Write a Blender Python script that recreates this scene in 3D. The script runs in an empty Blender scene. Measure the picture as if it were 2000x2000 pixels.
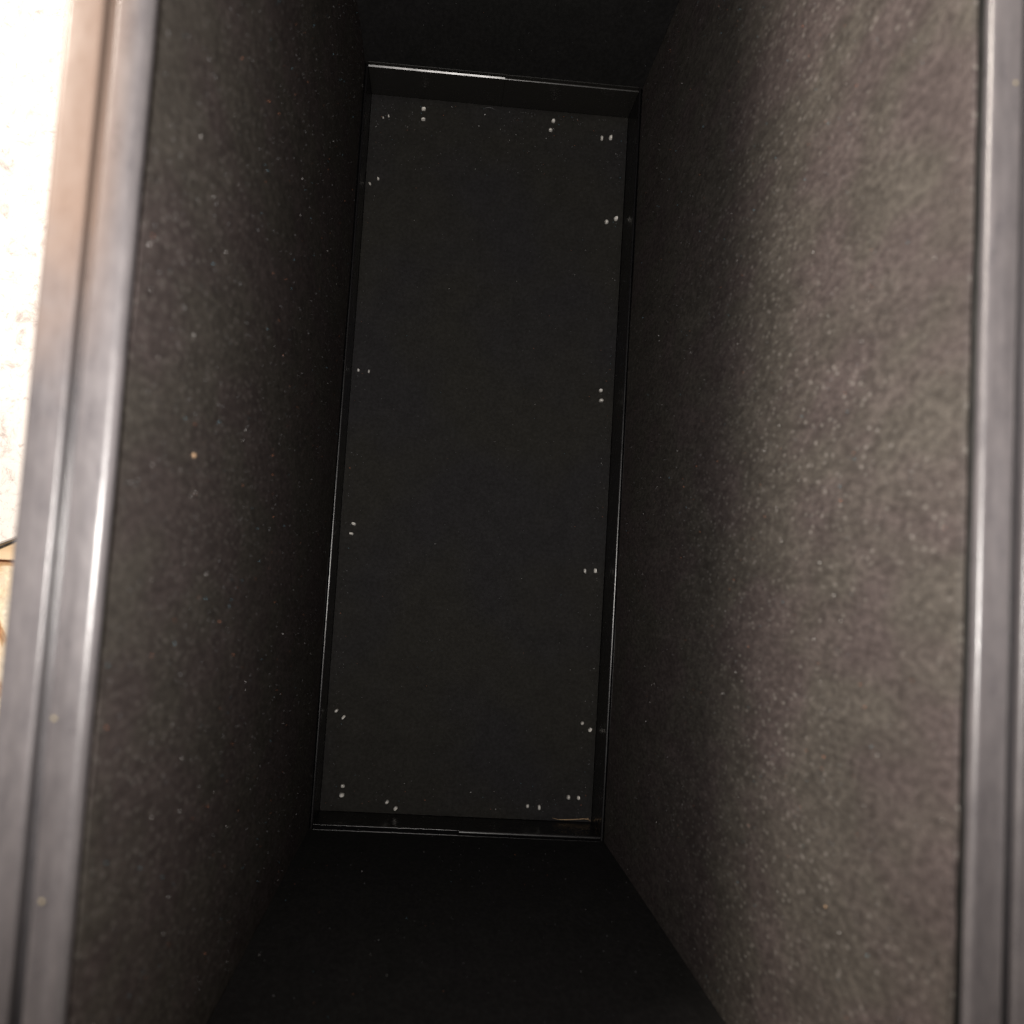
import bpy, math, random
import numpy as np
from mathutils import Matrix, Vector

random.seed(7)
rng = np.random.default_rng(7)
S = bpy.context.scene
C = S.collection

# ------------------------------------------------------------------ camera
cam_d = bpy.data.cameras.new('camera')
cam = bpy.data.objects.new('camera', cam_d)
C.objects.link(cam)
cam_d.sensor_width = 36.0
cam_d.lens = 36.0
cam_d.clip_start = 0.01
cam_d.clip_end = 50
CAM = Vector((-0.02762826, -0.10382777, 0.76689989))
R3 = Matrix(((0.9953611, -0.0649295, -0.07099611),
             (0.0593903, 0.99521954, -0.07752977),
             (0.07569068, 0.07295363, 0.99445899)))
cam.matrix_world = Matrix.Translation(CAM) @ R3.to_4x4()
cam_d.dof.use_dof = True
cam_d.dof.focus_distance = 0.76
cam_d.dof.aperture_fstop = 13.0
S.camera = cam

# ------------------------------------------------------------------ world, lamps, exposure
wd = bpy.data.worlds.new('World')
S.world = wd
wd.use_nodes = True
# room light all round the box, dark straight overhead where the photographer leans over it
_nt = wd.node_tree
_bg = _nt.nodes['Background']
_sp = _nt.nodes.new('ShaderNodeSeparateXYZ')
_nt.links.new(_nt.nodes.new('ShaderNodeTexCoord').outputs['Generated'], _sp.inputs[0])
_rz = _nt.nodes.new('ShaderNodeValToRGB')
_rz.color_ramp.interpolation = 'EASE'
_rz.color_ramp.elements[0].position, _rz.color_ramp.elements[0].color = 0.48, (1.35, 1.20, 1.06, 1)
_rz.color_ramp.elements[1].position, _rz.color_ramp.elements[1].color = 0.80, (0.02, 0.02, 0.02, 1)
_nt.links.new(_sp.outputs['Z'], _rz.inputs[0])
_my = _nt.nodes.new('ShaderNodeMapRange')
_my.inputs['From Min'].default_value, _my.inputs['From Max'].default_value = -0.8, 0.9
_my.inputs['To Min'].default_value, _my.inputs['To Max'].default_value = 0.25, 1.5
_nt.links.new(_sp.outputs['Y'], _my.inputs['Value'])
_nt.links.new(_rz.outputs[0], _bg.inputs[0])
_nt.links.new(_my.outputs[0], _bg.inputs[1])


def lamp(name, kind, loc, target, power, color, **kw):
    d = bpy.data.lights.new(name, kind)
    d.energy = power
    d.color = color
    for k, v in kw.items():
        setattr(d, k, v)
    o = bpy.data.objects.new(name, d)
    C.objects.link(o)
    o.location = loc
    o.rotation_euler = (Vector(target) - Vector(loc)).to_track_quat('-Z', 'Y').to_euler()
    return o


# the phone's own flash, a centimetre and a half beside its lens
lamp('flash_lamp', 'SPOT', (-0.047, -0.100, 0.765), (0.05, 0.185, 0.0), 12.0, (1.0, 0.95, 0.90),
     spot_size=math.radians(107), spot_blend=1.0, shadow_soft_size=0.003)
# warm-white lamp of the surroundings, beyond the upper left of the box
lamp('room_lamp', 'AREA', (-0.50, 0.36, 0.86), (-0.20, 0.20, 0.2), 13.0, (1.0, 0.89, 0.78),
     shape='DISK', size=0.2)

S.view_settings.view_transform = 'Standard'
S.view_settings.look = 'None'
S.view_settings.exposure = 0.0
S.view_settings.gamma = 1.0
S.view_settings.use_curve_mapping = False


# ------------------------------------------------------------------ materials
def mat(name, base, rough=0.6, spec=0.5, sheen=0.0, metallic=0.0):
    m = bpy.data.materials.new(name)
    m.use_nodes = True
    b = m.node_tree.nodes['Principled BSDF']
    b.inputs['Base Color'].default_value = (*base, 1)
    b.inputs['Roughness'].default_value = rough
    b.inputs['Specular IOR Level'].default_value = spec
    b.inputs['Sheen Weight'].default_value = sheen
    b.inputs['Metallic'].default_value = metallic
    return m, m.node_tree, b


def noise(nt, coord, scale, detail=4, rough=0.6, stretch=None, dist=0.0):
    n = nt.nodes.new('ShaderNodeTexNoise')
    n.inputs['Scale'].default_value = scale
    n.inputs['Detail'].default_value = detail
    n.inputs['Roughness'].default_value = rough
    n.inputs['Distortion'].default_value = dist
    if stretch:
        mp = nt.nodes.new('ShaderNodeMapping')
        mp.inputs['Scale'].default_value = stretch
        nt.links.new(coord, mp.inputs['Vector'])
        coord = mp.outputs[0]
    nt.links.new(coord, n.inputs['Vector'])
    return n


def ramp(nt, fac, stops):
    r = nt.nodes.new('ShaderNodeValToRGB')
    e = r.color_ramp.elements
    while len(e) < len(stops):
        e.new(0.5)
    for k, (p, c) in enumerate(stops):
        e[k].position = p
        e[k].color = (*c, 1) if len(c) == 3 else c
    nt.links.new(fac, r.inputs[0])
    return r


def objco(nt):
    return nt.nodes.new('ShaderNodeTexCoord').outputs['Object']


def mix(nt, fac, a, b, mode='MIX'):
    m = nt.nodes.new('ShaderNodeMix')
    m.data_type = 'RGBA'
    m.blend_type = mode
    if isinstance(fac, (int, float)):
        m.inputs[0].default_value = fac
    else:
        nt.links.new(fac, m.inputs[0])
    for k, v in ((6, a), (7, b)):
        if isinstance(v, tuple):
            m.inputs[k].default_value = (*v, 1)
        else:
            nt.links.new(v, m.inputs[k])
    return m.outputs[2]


def bump(nt, b, h, strength, distance):
    bp = nt.nodes.new('ShaderNodeBump')
    bp.inputs['Strength'].default_value = strength
    bp.inputs['Distance'].default_value = distance
    nt.links.new(h, bp.inputs['Height'])
    nt.links.new(bp.outputs[0], b.inputs['Normal'])


def felt_material(name, dark, light, tint, bstr, cloud=0.25, grain=0.0, nap=(1, 1, 1), fine=0.2):
    m, nt, b = mat(name, dark, 0.95, 0.06, 0.0)
    co = objco(nt)
    mp = nt.nodes.new('ShaderNodeMapping')
    mp.inputs['Scale'].default_value = nap
    nt.links.new(co, mp.inputs['Vector'])
    co = mp.outputs[0]
    n1 = noise(nt, co, 400, 5, 0.62)
    n2 = noise(nt, co, 70, 3, 0.55)
    n3 = noise(nt, co, 1600, 2, 0.6)
    n4 = noise(nt, co, 28 if grain else 9, 2, 0.5)
    r1 = ramp(nt, n1.outputs[0], [(0.38, dark), (0.66, light)])
    r2 = ramp(nt, n2.outputs[0], [(0.3, (1 - cloud,) * 3), (0.7, (1 + cloud,) * 3)])
    c = mix(nt, 1.0, r1.outputs[0], r2.outputs[0], 'MULTIPLY')
    r3 = ramp(nt, n3.outputs[0], [(0.3, (1 - fine,) * 3), (0.7, (1 + fine,) * 3)])
    c = mix(nt, 1.0, c, r3.outputs[0], 'MULTIPLY')
    r4 = ramp(nt, n4.outputs[0], [(0.42, (1, 1, 1)), (0.58, tint)])
    c = mix(nt, 1.0, c, r4.outputs[0], 'MULTIPLY')
    if grain:
        # sparse paler grains of dust caught in the pile
        vo = nt.nodes.new('ShaderNodeTexVoronoi')
        vo.inputs['Scale'].default_value = 480
        nt.links.new(co, vo.inputs['Vector'])
        sz = nt.nodes.new('ShaderNodeMapRange')
        sz.inputs['From Min'].default_value = 0.42
        sz.inputs['From Max'].default_value = 0.10
        nt.links.new(vo.outputs['Distance'], sz.inputs['Value'])
        sp = nt.nodes.new('ShaderNodeSeparateColor')
        nt.links.new(vo.outputs['Color'], sp.inputs[0])
        pick = nt.nodes.new('ShaderNodeMapRange')
        pick.inputs['From Min'].default_value = 0.70
        pick.inputs['From Max'].default_value = 1.0
        nt.links.new(sp.outputs[0], pick.inputs['Value'])
        mu = nt.nodes.new('ShaderNodeMath')
        mu.operation = 'MULTIPLY'
        nt.links.new(sz.outputs[0], mu.inputs[0])
        nt.links.new(pick.outputs[0], mu.inputs[1])
        c = mix(nt, mu.outputs[0], c, (0.175, 0.163, 0.152))
    nt.links.new(c, b.inputs['Base Color'])
    bump(nt, b, n1.outputs[0], bstr, 0.001)
    return m


M = {}
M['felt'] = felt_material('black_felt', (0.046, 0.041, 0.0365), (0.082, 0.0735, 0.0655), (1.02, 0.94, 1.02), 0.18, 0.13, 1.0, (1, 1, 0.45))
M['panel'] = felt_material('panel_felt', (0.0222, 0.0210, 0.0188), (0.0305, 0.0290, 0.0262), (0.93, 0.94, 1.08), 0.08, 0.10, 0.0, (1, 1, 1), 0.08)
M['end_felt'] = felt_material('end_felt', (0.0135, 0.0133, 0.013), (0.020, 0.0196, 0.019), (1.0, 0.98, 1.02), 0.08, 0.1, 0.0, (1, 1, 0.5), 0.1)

m, nt, b = mat('gloss_black_plastic', (0.007, 0.0065, 0.007), 0.2, 0.5)
co = objco(nt)
n = noise(nt, co, 60, 4, 0.7)
r = ramp(nt, n.outputs[0], [(0.3, (0.24, 0.24, 0.24)), (0.75, (0.33, 0.33, 0.33))])
nt.links.new(r.outputs[0], b.inputs['Roughness'])
M['trim'] = m
M['end_trim'] = m.copy()
M['end_trim'].name = 'paler_gloss_plastic'
M['end_trim'].node_tree.nodes['Principled BSDF'].inputs['Base Color'].default_value = (0.019, 0.018, 0.0165, 1)  # paler base colour for the trim strips at the upper end

m, nt, b = mat('dusty_black_plastic', (0.03, 0.028, 0.03), 0.36, 0.5)
co = objco(nt)
n = noise(nt, co, 170, 4, 0.6, (1.0, 0.05, 1.0))
n2 = noise(nt, co, 300, 5, 0.7, (1.0, 0.35, 1.0))
r = ramp(nt, n.outputs[0], [(0.3, (0.052, 0.048, 0.051)), (0.7, (0.088, 0.082, 0.087))])
r2 = ramp(nt, n2.outputs[0], [(0.35, (0.9, 0.9, 0.9)), (0.8, (1.25, 1.23, 1.2))])
# warm reflected light painted on the left rail's upper stretch, ragged lower end
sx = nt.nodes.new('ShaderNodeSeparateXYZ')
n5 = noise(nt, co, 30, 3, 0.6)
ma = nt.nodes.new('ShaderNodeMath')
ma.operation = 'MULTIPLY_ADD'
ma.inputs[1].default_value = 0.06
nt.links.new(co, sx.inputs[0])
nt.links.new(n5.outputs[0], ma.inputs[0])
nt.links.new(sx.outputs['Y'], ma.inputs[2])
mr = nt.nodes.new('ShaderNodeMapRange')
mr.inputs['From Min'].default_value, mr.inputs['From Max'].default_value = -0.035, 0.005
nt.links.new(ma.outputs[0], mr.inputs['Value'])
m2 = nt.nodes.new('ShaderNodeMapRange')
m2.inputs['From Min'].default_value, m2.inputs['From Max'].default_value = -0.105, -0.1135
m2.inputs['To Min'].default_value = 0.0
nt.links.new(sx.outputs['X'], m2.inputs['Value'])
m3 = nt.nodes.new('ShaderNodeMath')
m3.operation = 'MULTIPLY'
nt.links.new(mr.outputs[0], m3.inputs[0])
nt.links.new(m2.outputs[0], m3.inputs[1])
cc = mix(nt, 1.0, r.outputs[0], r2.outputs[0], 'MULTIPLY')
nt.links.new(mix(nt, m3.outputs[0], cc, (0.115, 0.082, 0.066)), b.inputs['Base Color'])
rr = ramp(nt, n2.outputs[0], [(0.3, (0.25, 0.25, 0.25)), (0.8, (0.42, 0.42, 0.42))])
nt.links.new(rr.outputs[0], b.inputs['Roughness'])
bump(nt, b, n2.outputs[0], 0.12, 0.0006)
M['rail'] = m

m, nt, b = mat('board', (0.02, 0.019, 0.018), 0.7, 0.3)
n = noise(nt, objco(nt), 90, 4, 0.6)
r = ramp(nt, n.outputs[0], [(0.3, (0.014, 0.013, 0.012)), (0.7, (0.03, 0.028, 0.026))])
nt.links.new(r.outputs[0], b.inputs['Base Color'])
M['board'] = m

m, nt, b = mat('staple_steel', (0.9, 0.87, 0.8), 0.42, 1.0, 0.0, 0.12)
n = noise(nt, objco(nt), 500, 3, 0.6)
r = ramp(nt, n.outputs[0], [(0.3, (0.88, 0.83, 0.74)), (0.7, (0.97, 0.95, 0.92))])
nt.links.new(r.outputs[0], b.inputs['Base Color'])
M['steel'] = m


def plain(name, col, rough=0.7):
    m, nt, b = mat(name, col, rough, 0.3)
    n = noise(nt, objco(nt), 800, 2, 0.5)
    r = ramp(nt, n.outputs[0], [(0.3, tuple(v * 0.75 for v in col)), (0.7, tuple(min(1, v * 1.2) for v in col))])
    nt.links.new(r.outputs[0], b.inputs['Base Color'])
    return m


M['straw'] = plain('straw', (0.45, 0.30, 0.17))
M['white_lint'] = plain('white_lint', (0.6, 0.59, 0.58))
M['grey_lint'] = plain('grey_lint', (0.13, 0.13, 0.135))
M['blue_lint'] = plain('blue_lint', (0.10, 0.20, 0.25))
M['rust_lint'] = plain('rust_lint', (0.33, 0.12, 0.06))
M['sawdust'] = plain('sawdust', (0.42, 0.28, 0.17))
M['tan_crumb'] = plain('tan_crumb', (0.26, 0.22, 0.14))

# ground outside: cream with brown blotches
m, nt, b = mat('blotched_floor', (0.4, 0.3, 0.2), 0.5, 0.4)
co = objco(nt)
n = noise(nt, co, 26, 4, 0.6, None, 1.2)
r = ramp(nt, n.outputs[0], [(0.34, (0.30, 0.11, 0.045)), (0.42, (0.52, 0.33, 0.17)), (0.50, (0.75, 0.62, 0.45)), (0.7, (0.80, 0.74, 0.62))])
n2 = noise(nt, co, 240, 4, 0.7)
r2 = ramp(nt, n2.outputs[0], [(0.3, (0.75, 0.75, 0.75)), (0.7, (1.1, 1.1, 1.1))])
nt.links.new(mix(nt, 1.0, r.outputs[0], r2.outputs[0], 'MULTIPLY'), b.inputs['Base Color'])
M['ground'] = m

# white slab with grey specks and hair-thin veins
m, nt, b = mat('white_stone', (0.8, 0.78, 0.75), 0.55, 0.4)
co = objco(nt)
n = noise(nt, co, 55, 6, 0.75, None, 0.7)
r = ramp(nt, n.outputs[0], [(0.28, (0.30, 0.27, 0.27)), (0.38, (0.52, 0.47, 0.45)), (0.46, (0.68, 0.64, 0.62)), (1.0, (0.76, 0.73, 0.71))])
n2 = noise(nt, co, 210, 5, 0.7, None, 0.8)
r2 = ramp(nt, n2.outputs[0], [(0.30, (0.62, 0.56, 0.54)), (0.42, (1, 1, 1)), (1.0, (1, 1, 1))])
nt.links.new(mix(nt, 1.0, r.outputs[0], r2.outputs[0], 'MULTIPLY'), b.inputs['Base Color'])
bump(nt, b, n.outputs[0], 0.3, 0.002)
M['stone'] = m

m, nt, b = mat('tan_wood', (0.62, 0.46, 0.29), 0.5, 0.4)
n = noise(nt, objco(nt), 60, 4, 0.6, (0.15, 1, 1))
r = ramp(nt, n.outputs[0], [(0.3, (0.52, 0.37, 0.22)), (0.7, (0.72, 0.56, 0.38))])
nt.links.new(r.outputs[0], b.inputs['Base Color'])
M['tan'] = m


# ------------------------------------------------------------------ mesh helpers
class MB:
    def __init__(self):
        self.v, self.f, self.mi = [], [], []

    def add(self, verts, faces, mi=0):
        o = len(self.v)
        self.v += [tuple(p) for p in verts]
        self.f += [tuple(i + o for i in f) for f in faces]
        self.mi += [mi] * len(faces)

    def box(self, a, b_, mi=0):
        (x0, y0, z0), (x1, y1, z1) = a, b_
        self.add([(x0, y0, z0), (x1, y0, z0), (x1, y1, z0), (x0, y1, z0), (x0, y0, z1), (x1, y0, z1), (x1, y1, z1), (x0, y1, z1)],
                 [(0, 3, 2, 1), (4, 5, 6, 7), (0, 1, 5, 4), (1, 2, 6, 5), (2, 3, 7, 6), (3, 0, 4, 7)], mi)

    def build(self, name, mats, parent=None, smooth=None, bevel=None, segs=2):
        me = bpy.data.meshes.new(name)
        me.from_pydata(self.v, [], self.f)
        mats = mats if isinstance(mats, list) else [mats]
        for mm in mats:
            me.materials.append(mm)
        if len(mats) > 1:
            me.polygons.foreach_set('material_index', self.mi)
        me.update()
        import bmesh
        bm = bmesh.new()
        bm.from_mesh(me)
        if bevel:
            bmesh.ops.bevel(bm, geom=bm.edges[:], offset=bevel, segments=segs, affect='EDGES')
        bmesh.ops.recalc_face_normals(bm, faces=bm.faces[:])
        bm.to_mesh(me)
        bm.free()
        if smooth is not None:
            me.polygons.foreach_set('use_smooth', [True] * len(me.polygons))
            me.set_sharp_from_angle(angle=math.radians(smooth))
        o = bpy.data.objects.new(name, me)
        C.objects.link(o)
        if parent:
            o.parent = parent
        return o


def fillet(pts):
    """pts: (u, v, radius); returns a polygon with rounded corners."""
    out = []
    n = len(pts)
    for i in range(n):
        u, v, r_ = pts[i]
        if r_ <= 0:
            out.append((u, v))
            continue
        p = Vector((u, v))
        a = (Vector(pts[i - 1][:2]) - p).normalized()
        c = (Vector(pts[(i + 1) % n][:2]) - p).normalized()
        ang = a.angle(c)
        t = r_ / math.tan(ang / 2)
        p0, p1 = p + a * t, p + c * t
        cen = p + (a + c).normalized() * (r_ / math.sin(ang / 2))
        a0 = math.atan2(p0.y - cen.y, p0.x - cen.x)
        a1 = math.atan2(p1.y - cen.y, p1.x - cen.x)
        d = (a1 - a0 + math.pi) % (2 * math.pi) - math.pi
        for k in range(9):
            t_ = a0 + d * k / 8
            out.append((cen.x + r_ * math.cos(t_), cen.y + r_ * math.sin(t_)))
    return out


def extrude(mb, prof, place, s0, s1, step, wob=0.0, seed=0, mi=0):
    """prof polygon of (u, v); place(u, v, s) gives the point in space."""
    k = max(1, int(abs(s1 - s0) / step))
    n = len(prof)
    V, Fc = [], []
    for i in range(k + 1):
        s = s0 + (s1 - s0) * i / k
        w = wob * (math.sin(s * 21 + seed) + 0.5 * math.sin(s * 53 + 2 * seed) + 0.3 * math.sin(s * 131 + 3 * seed))
        w2 = wob * (math.sin(s * 17 + 5 + seed) + 0.4 * math.sin(s * 71 + seed))
        V += [place(u + w, v + w2, s) for u, v in prof]
    for i in range(k):
        for j in range(n):
            a, c = i * n + j, i * n + (j + 1) % n
            Fc.append((a, c, c + n, a + n))
    Fc.append(tuple(range(n)))
    Fc.append(tuple(k * n + j for j in range(n)))
    mb.add(V, Fc, mi)


def tag(o, label=None, cat=None, group=None, kind=None):
    if label:
        o['label'] = label
    if cat:
        o['category'] = cat
    if group:
        o['group'] = group
    if kind:
        o['kind'] = kind
    return o


# ------------------------------------------------------------------ the setting outside the box
W, L, D = 0.1000, 0.2709, 0.5294     # half width and half length at the floor, height of the rim
FX, FY = 0.1025, 0.2745              # felt planes
GZ = -0.022

g = MB()
g.add([(-4, -4, GZ - 0.002), (4, -4, GZ - 0.002), (4, 4, GZ - 0.002), (-4, 4, GZ - 0.002)], [(0, 1, 2, 3)])
tag(g.build('ground', M['ground']), kind='structure')

# white slab lying beside the box; its lower edge slopes a little
mb = MB()
xs = np.linspace(-0.95, -0.150, 60)
top, bot = [], []
for x in xs:
    e = -0.0870 + (x + 0.341) * 0.5 * (1 if x > -0.5 else 0.6) + 0.0007 * math.sin(x * 260)
    top.append(e)
V = []
for x, e in zip(xs, top):
    V += [(x, e, GZ - 0.001), (x, e, GZ + 0.005), (x, e + 0.0012, GZ + 0.006), (x, 1.05, GZ + 0.006), (x, 1.05, GZ - 0.001)]
Fc = []
for i in range(len(xs) - 1):
    for j in range(5):
        a, c = i * 5 + j, i * 5 + (j + 1) % 5
        Fc.append((a, c, c + 5, a + 5))
Fc += [tuple(range(5)), tuple((len(xs) - 1) * 5 + j for j in range(5))]
mb.add(V, Fc)
tag(mb.build('stone_slab', M['stone']), 'overexposed white slab with grey specks lying left of the black box', 'slab')

mb = MB()
mb.add([(-0.95, -0.36, GZ - .001), (-0.150, -0.075, GZ - .001), (-0.150, 0.02, GZ - .001), (-0.95, -0.2, GZ - .001),
        (-0.95, -0.36, GZ + .0005), (-0.150, -0.075, GZ + .0005), (-0.150, 0.02, GZ + .0005), (-0.95, -0.2, GZ + .0005)], [])
mb = MB()
mb.box((-0.95, -0.1025, GZ - 0.001), (-0.150, -0.02, GZ + 0.002))
st = mb.build('wooden_strip', M['tan'], bevel=0.0006)
tag(st, 'narrow tan strip at the left edge below the white slab', 'strip')

# thin dark wire that lies along the slab's edge
def tube(mb, pts, rad, n=7, taper=False, mi=0):
    P = [Vector(p) for p in pts]
    V, Fc = [], []
    for i, p in enumerate(P):
        t = (P[min(i + 1, len(P) - 1)] - P[max(i - 1, 0)]).normalized()
        a = t.cross(Vector((0, 0, 1)))
        if a.length < 1e-4:
            a = Vector((1, 0, 0))
        a.normalize()
        c = t.cross(a)
        rr_ = rad * (1 - 0.75 * abs(2 * i / (len(P) - 1) - 1) ** 2) if taper else rad
        V += [p + a * rr_ * math.cos(2 * math.pi * k / n) + c * rr_ * math.sin(2 * math.pi * k / n) for k in range(n)]
    for i in range(len(P) - 1):
        for k in range(n):
            a, c = i * n + k, i * n + (k + 1) % n
            Fc.append((a, c, c + n, a + n))
    Fc += [tuple(range(n)), tuple((len(P) - 1) * n + k for k in range(n))]
    mb.add(V, Fc, mi)


mb = MB()
pts = [(-0.60 + 0.02 * i, -0.0875 + (-0.60 + 0.02 * i + 0.341) * 0.5 * (1 if i > 4 else 0.9) - 0.0016 + 0.0004 * math.sin(i), GZ + 0.0030) for i in range(22)]
tube(mb, pts, 0.0007)
M['wire'] = plain('dark_wire', (0.02, 0.018, 0.02), 0.5)
tag(mb.build('wire', M['wire'], smooth=60), 'thin dark wire along the lower edge of the white slab', 'wire')

# ------------------------------------------------------------------ the box
box = bpy.data.objects.new('felt_lined_box', None)
C.objects.link(box)
box.location = (0, 0, 0)
tag(box, 'deep narrow open box lined with black felt and stapled floor', 'box')

def felt_x(z):
    # the side linings lean out a little so that the rail overhangs them
    return FX + 0.0024 * (z - 0.0415) / (D - 0.0415)


# boards
OX, OY = 0.1222, 0.2945
for s in (-1, 1):
    mb = MB()
    a, c = sorted((s * 0.1066, s * OX))
    mb.box((a, -OY, -0.02), (c, OY, D - 0.0202))
    o = mb.build('side_wall', M['board'], box)
    # felt sheet with a hand-cut top edge
    mb = MB()
    ny, nz = 240, 12
    V, Fc = [], []
    for side in (0, 1):
        for i in range(ny + 1):
            y = -FY - 0.002 + (2 * FY + 0.004) * i / ny
            zt = D - 0.0139 + 0.0002 * math.sin(y * 60 + s) + 0.0002 * math.sin(y * 170 + 2 * s) + random.uniform(-1, 1) * 0.0001
            if s > 0 and -0.165 < y < -0.150:
                zt += 0.0007
            for j in range(nz + 1):
                z = 0.0415 + (zt - 0.0415) * j / nz
                bul = 0.0 if side else 0.00025 * math.sin(y * 40 + z * 13 + s) + 0.00015 * math.sin(y * 15 - z * 60)
                V.append((s * (felt_x(z) + bul if not side else 0.1064), y, z))
    N = (ny + 1) * (nz + 1)
    ix = lambda sd, i, j: sd * N + i * (nz + 1) + j
    for i in range(ny):
        for j in range(nz):
            Fc.append((ix(0, i, j), ix(0, i + 1, j), ix(0, i + 1, j + 1), ix(0, i, j + 1)))
            Fc.append((ix(1, i, j), ix(1, i, j + 1), ix(1, i + 1, j + 1), ix(1, i + 1, j)))
        Fc.append((ix(0, i, nz), ix(0, i + 1, nz), ix(1, i + 1, nz), ix(1, i, nz)))
        Fc.append((ix(0, i, 0), ix(1, i, 0), ix(1, i + 1, 0), ix(0, i + 1, 0)))
    mb.add(V, Fc)
    f = mb.build('felt_lining', M['felt'], o, smooth=40)

for s in (-1, 1):
    mb = MB()
    a, c = sorted((s * (FY + 0.0042), s * OY))
    mb.box((-0.1065, a, -0.02), (0.1065, c, D - 0.0202))
    o = mb.build('end_wall', M['board'], box)
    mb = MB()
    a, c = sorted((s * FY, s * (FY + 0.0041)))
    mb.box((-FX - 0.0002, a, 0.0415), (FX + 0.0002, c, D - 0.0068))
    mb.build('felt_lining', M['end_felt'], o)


# fibres standing off the felt: their own part of each lining, too many to count
def fibres(name, mats, parent, n, place, lo, hi, width, lift, weights=None, kind='stuff'):
    V = np.zeros((n, 8, 3))
    u = rng.random(n)
    v = rng.random(n)
    ang = rng.random(n) * math.pi
    ln = rng.uniform(lo, hi, n)
    cv = rng.normal(0, 0.5, n)
    wd_ = width * rng.uniform(0.5, 1.3, n)
    lf = lift * rng.uniform(0.2, 1, n)
    c = np.stack(place(u, v), 1)               # centre + frame from place
    org, e1, e2, nn = c[:, 0], c[:, 1], c[:, 2], c[:, 3]
    for k in range(4):
        t = k / 3 - 0.5
        a = ang + cv * t
        dx = np.cos(a)[:, None] * e1 + np.sin(a)[:, None] * e2
        px = -np.sin(a)[:, None] * e1 + np.cos(a)[:, None] * e2
        h = (lf * (1 - (2 * t) ** 2 * 0.9))[:, None] * nn
        w_ = (wd_ * (1.0 if k in (1, 2) else 0.35))[:, None]
        p = org + dx * (t * ln)[:, None] + h
        V[:, 2 * k] = p + px * w_ / 2
        V[:, 2 * k + 1] = p - px * w_ / 2
    F_ = []
    base = np.arange(n) * 8
    q = np.concatenate([np.stack([base + 2 * k, base + 2 * k + 1, base + 2 * k + 3, base + 2 * k + 2], 1) for k in range(3)])
    me = bpy.data.meshes.new(name)
    me.from_pydata(V.reshape(-1, 3).tolist(), [], q.tolist())
    mats = mats if isinstance(mats, list) else [mats]
    for mm in mats:
        me.materials.append(mm)
    if len(mats) > 1:
        mi = rng.choice(len(mats), n, p=weights)
        me.polygons.foreach_set('material_index', np.tile(mi, 3))
    me.update()
    o = bpy.data.objects.new(name, me)
    C.objects.link(o)
    if parent:
        o.parent = parent
    if kind:
        o['kind'] = kind
    return o


def frame(o, a, b_, n_, cnt):
    f = lambda v: np.tile(np.array(v, float), (cnt, 1))
    return np.stack([o, f(a), f(b_), f(n_)], 1)


def side_place(s, power=1.0, z0=0.046, z1=D - 0.0165):
    def p(u, v):
        y = -FY + 0.003 + (2 * FY - 0.006) * u
        z = z0 + (z1 - z0) * v ** power
        o = np.stack([s * (felt_x(z) - 0.00035), y, z], 1)
        fr = frame(o, (0, 1, 0), (0, 0, 1), (-s, 0, 0), len(u))
        return fr.transpose(1, 0, 2)
    return p


def end_place(s, z0=0.046, z1=D - 0.0125):
    def p(u, v):
        x = -FX + 0.003 + (2 * FX - 0.006) * u
        o = np.stack([x, np.full_like(x, s * (FY - 0.0002)), z0 + (z1 - z0) * v], 1)
        return frame(o, (1, 0, 0), (0, 0, 1), (0, -s, 0), len(u)).transpose(1, 0, 2)
    return p


def floor_place(u, v):
    x = -W + 0.004 + (2 * W - 0.008) * u
    y = -L + 0.004 + (2 * L - 0.008) * v
    o = np.stack([x, y, np.full_like(x, 0.0002)], 1)
    return frame(o, (1, 0, 0), (0, 1, 0), (0, 0, 1), len(u)).transpose(1, 0, 2)


for o in [o for o in C.objects if o.name.startswith('side_wall')]:
    s = 1 if o.data.vertices[0].co.x > 0 else -1
    fibres('felt_fibres', M['felt'], o, 42000, side_place(s), 0.0012, 0.0045, 0.00016, 0.0005)
for o in [o for o in C.objects if o.name.startswith('end_wall')]:
    s = 1 if o.data.vertices[0].co.y > 0 else -1
    fibres('felt_fibres', M['end_felt'], o, 4000, end_place(s), 0.0012, 0.004, 0.00016, 0.0004)

# floor panel with a soft bevelled, slightly wavy surface
mb = MB()
nx, ny = 60, 160
V, Fc = [], []
px, py = W - 0.0003, L - 0.0003
for i in range(nx + 1):
    for j in range(ny + 1):
        x, y = -px + 2 * px * i / nx, -py + 2 * py * j / ny
        ed = min(px - abs(x), py - abs(y))
        V.append((x, y, 0.0003 * math.sin(x * 37 + 1) * math.sin(y * 19) - 0.0012 * math.exp(-ed / 0.0012)))
for i in range(nx):
    for j in range(ny):
        a = i * (ny + 1) + j
        Fc.append((a, a + ny + 1, a + ny + 2, a + 1))
mb.add(V, Fc)
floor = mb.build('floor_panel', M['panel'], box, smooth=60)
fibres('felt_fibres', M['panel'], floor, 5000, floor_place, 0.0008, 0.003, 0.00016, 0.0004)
mb = MB()
mb.box((-0.1064, -FY - 0.004, -0.0198), (0.1064, FY + 0.004, -0.004))
mb.build('base_board', M['board'], box)

# glossy trim round the floor: a lip 41 mm tall, its top a rounded bead and a second fine ridge
TH = 0.0412


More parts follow.
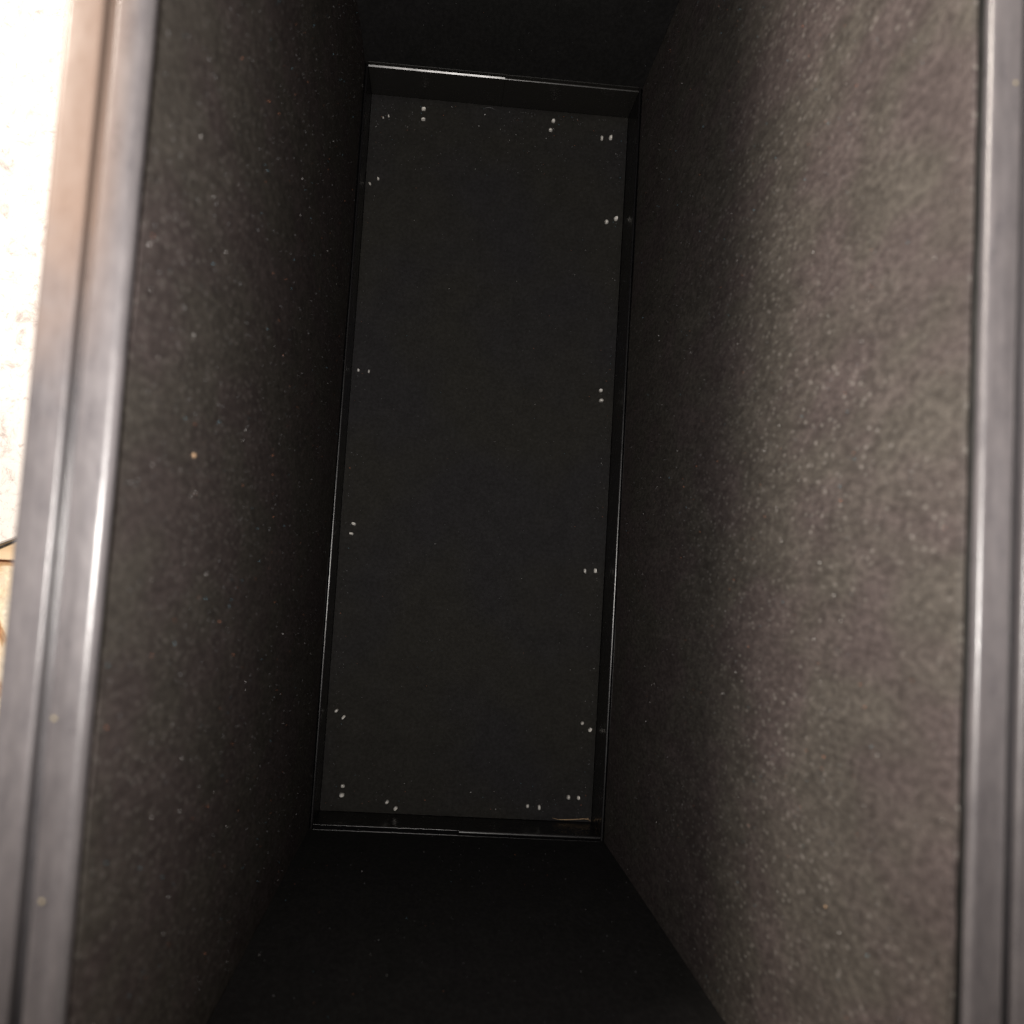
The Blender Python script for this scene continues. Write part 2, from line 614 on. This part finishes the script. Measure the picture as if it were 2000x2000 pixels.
def trim_profile(w, out, chamfer=None, dv=0.0):
    # u outward from the inner face, v height; the inner edge is softly domed (or chamfered), the outer edge a fine ridge
    H = TH + dv
    if chamfer:
        top = [(0, H - w * math.tan(chamfer)), (w * 0.5, H - w * 0.5 * math.tan(chamfer)), (w, H)]
    else:
        R_ = w / math.sin(math.radians(38))
        top = [(w - R_ * math.sin(math.radians(a)), H - R_ + R_ * math.cos(math.radians(a))) for a in range(38, -1, -4)] + [(w, H)]
    return [(0, -0.004)] + top + [(w + 0.0002, H - 0.0007), (out - 0.0007, H - 0.0024), (out - 0.0005, H - 0.0004), (out - 0.0002, H - 0.0003), (out, H - 0.0005), (out, -0.004)]


for s in (-1, 1):
    mb = MB()
    extrude(mb, trim_profile(0.0013, FX - W + 0.0006), lambda u, v, t: (s * (W + u), t, v), -L - 0.0030, L + 0.0030, 0.012, 0.00006, 3 + s)
    mb.build('trim_strip', M['trim'], box, smooth=35)
for s, x0, x1, w, ch, dv in ((1, -0.0998, 0.0000, 0.0011, math.radians(27), 0.0003), (1, 0.0002, 0.0998, 0.0012, None, -0.0003),
                             (-1, -0.0998, 0.0004, 0.0004, None, -0.0004), (-1, 0.0006, 0.0998, 0.0016, None, 0.0003)):
    mb = MB()
    extrude(mb, trim_profile(w, FY - L + 0.0004, ch, dv), lambda u, v, t: (t, s * (L + u), v), x0, x1, 0.012, 0.00004, x0)
    mb.build('trim_strip', M['end_trim'] if s > 0 else M['trim'], box, smooth=20)

# rim rails: an overhanging inner ridge, a groove, an outer ridge
def rail_profile(edge):
    return fillet([(0.0118, -0.020, 0), (0.0118, -0.0054, 0), (0.0040, -0.0052, 0), (0.0, -0.0026, 0.0001), (0.0, -0.0001, edge), (0.0085, 0.0001, 0.0005),
                   (0.0085, -0.0047, 0.0002), (0.0115, -0.0047, 0.0002), (0.0113, 0.0002, 0.0010), (0.0203, 0.0, 0.0014), (0.0203, -0.020, 0)])


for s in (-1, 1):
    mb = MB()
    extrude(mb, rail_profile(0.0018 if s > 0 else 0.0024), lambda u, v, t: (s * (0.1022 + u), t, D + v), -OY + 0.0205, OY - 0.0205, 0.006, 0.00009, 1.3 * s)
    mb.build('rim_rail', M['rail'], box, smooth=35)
for s in (-1, 1):
    mb = MB()
    extrude(mb, rail_profile(0.0020), lambda u, v, t: (t, s * (0.2742 + u), D + v), -0.1225, 0.1225, 0.006, 0.00006, s)
    mb.build('rim_rail', M['rail'], box, smooth=35)

# staples whose two points come up through the floor panel
ST = [(-0.0596, 0.2617, -0.0591, 0.2536), (-0.0898, 0.2521, -0.0857, 0.2537), (0.0411, 0.2619, 0.0394, 0.2545), (0.0795, 0.2514, 0.0865, 0.2521),
      (0.0867, 0.1851, 0.0937, 0.1881), (-0.0962, 0.1994, -0.0902, 0.2035), (-0.0947, 0.0551, -0.0868, 0.0548), (0.0895, 0.053, 0.0902, 0.0453),
      (-0.0899, -0.0609, -0.0912, -0.0682), (0.0846, -0.0847, 0.0926, -0.0844), (-0.0928, -0.1979, -0.0874, -0.2026), (0.0888, -0.198, 0.095, -0.2026),
      (-0.0844, -0.252, -0.0844, -0.2582), (-0.0516, -0.2619, -0.0451, -0.2664), (0.0516, -0.2606, 0.0602, -0.2608), (0.0813, -0.2525, 0.0889, -0.2529)]
small = {1: 0.6, 5: 0.8, 6: 0.8}
for i, (x0, y0, x1, y1) in enumerate(ST):
    mb = MB()
    d = Vector((x1 - x0, y1 - y0, 0))
    dn = d.normalized()
    pn = Vector((-dn.y, dn.x, 0))
    k = small.get(i, 1.2)
    for q, (x, y) in enumerate(((x0, y0), (x1, y1))):
        lean = Vector((random.uniform(-0.12, 0.12), random.uniform(-0.12, 0.12), 0))
        w_, t_ = 0.00125 * k * random.uniform(0.85, 1.15), 0.0008 * k * random.uniform(0.85, 1.15)
        H = 0.0030 * k * random.uniform(0.8, 1.15)
        b0 = Vector((x, y, -0.003))
        V = []
        for (h, sc, sl) in ((0, 1, 0), (0.003 + H * 0.6, 1, 0), (0.003 + H, 0.72, 1)):
            c_ = b0 + Vector((0, 0, h)) + lean * max(0, h - 0.003)
            for a_, e_ in ((-1, -1), (1, -1), (1, 1), (-1, 1)):
                V.append(c_ + pn * a_ * w_ * sc + dn * e_ * t_ * sc + Vector((0, 0, sl * e_ * 0.0004 * (1 if q else -1))))
        mb.add(V, [(j, (j + 1) % 4, (j + 1) % 4 + 4, j + 4) for j in range(4)] + [(j + 4, (j + 1) % 4 + 4, (j + 1) % 4 + 8, j + 8) for j in range(4)] + [(0, 3, 2, 1), (8, 9, 10, 11)])
    # the crown that joins the two legs inside the panel
    p0, p1 = Vector((x0, y0, -0.0034)), Vector((x1, y1, -0.0034))
    V = [p + pn * a_ * 0.0012 * k + Vector((0, 0, h)) for p in (p0 - dn * 0.0008, p1 + dn * 0.0008) for a_, h in ((-1, -0.0005), (1, -0.0005), (1, 0.0005), (-1, 0.0005))]
    mb.add(V, [(j, (j + 1) % 4, (j + 1) % 4 + 4, j + 4) for j in range(4)] + [(0, 1, 2, 3), (7, 6, 5, 4)])
    o = mb.build('staple', M['steel'], box, bevel=0.0003 * k, smooth=80, segs=3)

# ------------------------------------------------------------------ loose things in the box
mb = MB()
H_ = [(0.0704, -0.2683), (0.0747, -0.269), (0.0799, -0.269), (0.0877, -0.2685), (0.0940, -0.2679), (0.0975, -0.2684), (0.0990, -0.2695)]
tube(mb, [(x, y, 0.0010 + 0.0003 * math.sin(i)) for i, (x, y) in enumerate(H_)], 0.00034, 7, True)
tube(mb, [(0.0925, -0.2681, 0.001), (0.0950, -0.2677, 0.0013), (0.0972, -0.2672, 0.0016)], 0.00022, 6)
tag(mb.build('straw_fibre', M['straw'], smooth=60), 'long pale straw fibre in the lower right corner of the box floor', 'fibre')
mb = MB()
tube(mb, [(-0.0136, 0.2665, 0.001), (-0.0105, 0.2676, 0.0015), (-0.0075, 0.2675, 0.0015), (-0.004, 0.2661, 0.001)], 0.00028, 6, True)
tag(mb.build('thread', M['grey_lint'], smooth=60), 'short curved white thread at the top end of the box floor', 'thread')


def crumb(name, p, r_, m_, label, seed, sc=(1, 1, 1)):
    rn = random.Random(seed)
    import bmesh
    bm = bmesh.new()
    bmesh.ops.create_icosphere(bm, subdivisions=2, radius=r_)
    for v in bm.verts:
        v.co *= rn.uniform(0.78, 1.15)
        v.co = Vector((v.co.x * sc[0], v.co.y * sc[1], v.co.z * sc[2]))
    me = bpy.data.meshes.new(name)
    bm.to_mesh(me)
    bm.free()
    me.materials.append(m_)
    me.polygons.foreach_set('use_smooth', [True] * len(me.polygons))
    o = bpy.data.objects.new(name, me)
    C.objects.link(o)
    o.location = p
    return tag(o, label, 'crumb')


crumb('crumb', (-0.1040, -0.0678, 0.4466), 0.0008, M['sawdust'], 'pale orange crumb stuck on the left felt wall', 1, (0.7, 1, 1.3))
crumb('crumb', (0.1040, -0.1984, 0.4385), 0.00042, M['sawdust'], 'orange crumb stuck low on the right felt wall', 2, (0.7, 1, 1))
crumb('crumb', (-0.1097, -0.1379, D + 0.0003), 0.00045, M['tan_crumb'], 'yellowish crumb on the left rim rail, the upper of two', 3)
crumb('crumb', (-0.1087, -0.1775, D + 0.0003), 0.00045, M['tan_crumb'], 'yellowish crumb on the left rim rail, the lower of two', 4)
crumb('crumb', (0.1090, 0.0303, D + 0.0003), 0.0004, M['tan_crumb'], 'small yellowish crumb on the right rim rail', 5)

# lint on the felt and the floor
lm = [M['grey_lint'], M['white_lint'], M['rust_lint'], M['blue_lint']]
lw = [0.80, 0.05, 0.08, 0.07]
parts = [('side', side_place(-1, 0.75), 2600), ('side', side_place(1, 0.8), 2200), ('end', end_place(-1), 260), ('end', end_place(1), 260), ('floor', floor_place, 420), ('edge', lambda u, v: floor_place(u, 1 - 0.10 * v ** 1.5), 200), ('edge', lambda u, v: floor_place(0.04 * u ** 2, v), 70),
         ('edge', lambda u, v: floor_place(1 - 0.04 * u ** 2, v), 90), ('edge', lambda u, v: floor_place(u, 0.05 * v), 40)]
allo = []
for nm, pl, cnt in parts:
    k = {'floor': 0.7, 'edge': 0.95}.get(nm, 0.62)
    allo.append(fibres('lint', lm, None, cnt, pl, 0.00035 * k, 0.0010 * k, 0.00042 * k, 0.0006, lw))
# one object for all the lint
vs, fs, ms, off = [], [], [], 0
for o in allo:
    me = o.data
    vs += [tuple(v.co) for v in me.vertices]
    fs += [tuple(i + off for i in p.vertices) for p in me.polygons]
    ms += [p.material_index for p in me.polygons]
    off = len(vs)
    bpy.data.objects.remove(o)
    bpy.data.meshes.remove(me)
me = bpy.data.meshes.new('lint')
me.from_pydata(vs, [], fs)
for mm in lm:
    me.materials.append(mm)
me.polygons.foreach_set('material_index', ms)
me.update()
lint = bpy.data.objects.new('lint', me)
C.objects.link(lint)
tag(lint, 'fine specks of lint scattered over the black felt', 'lint', kind='stuff')
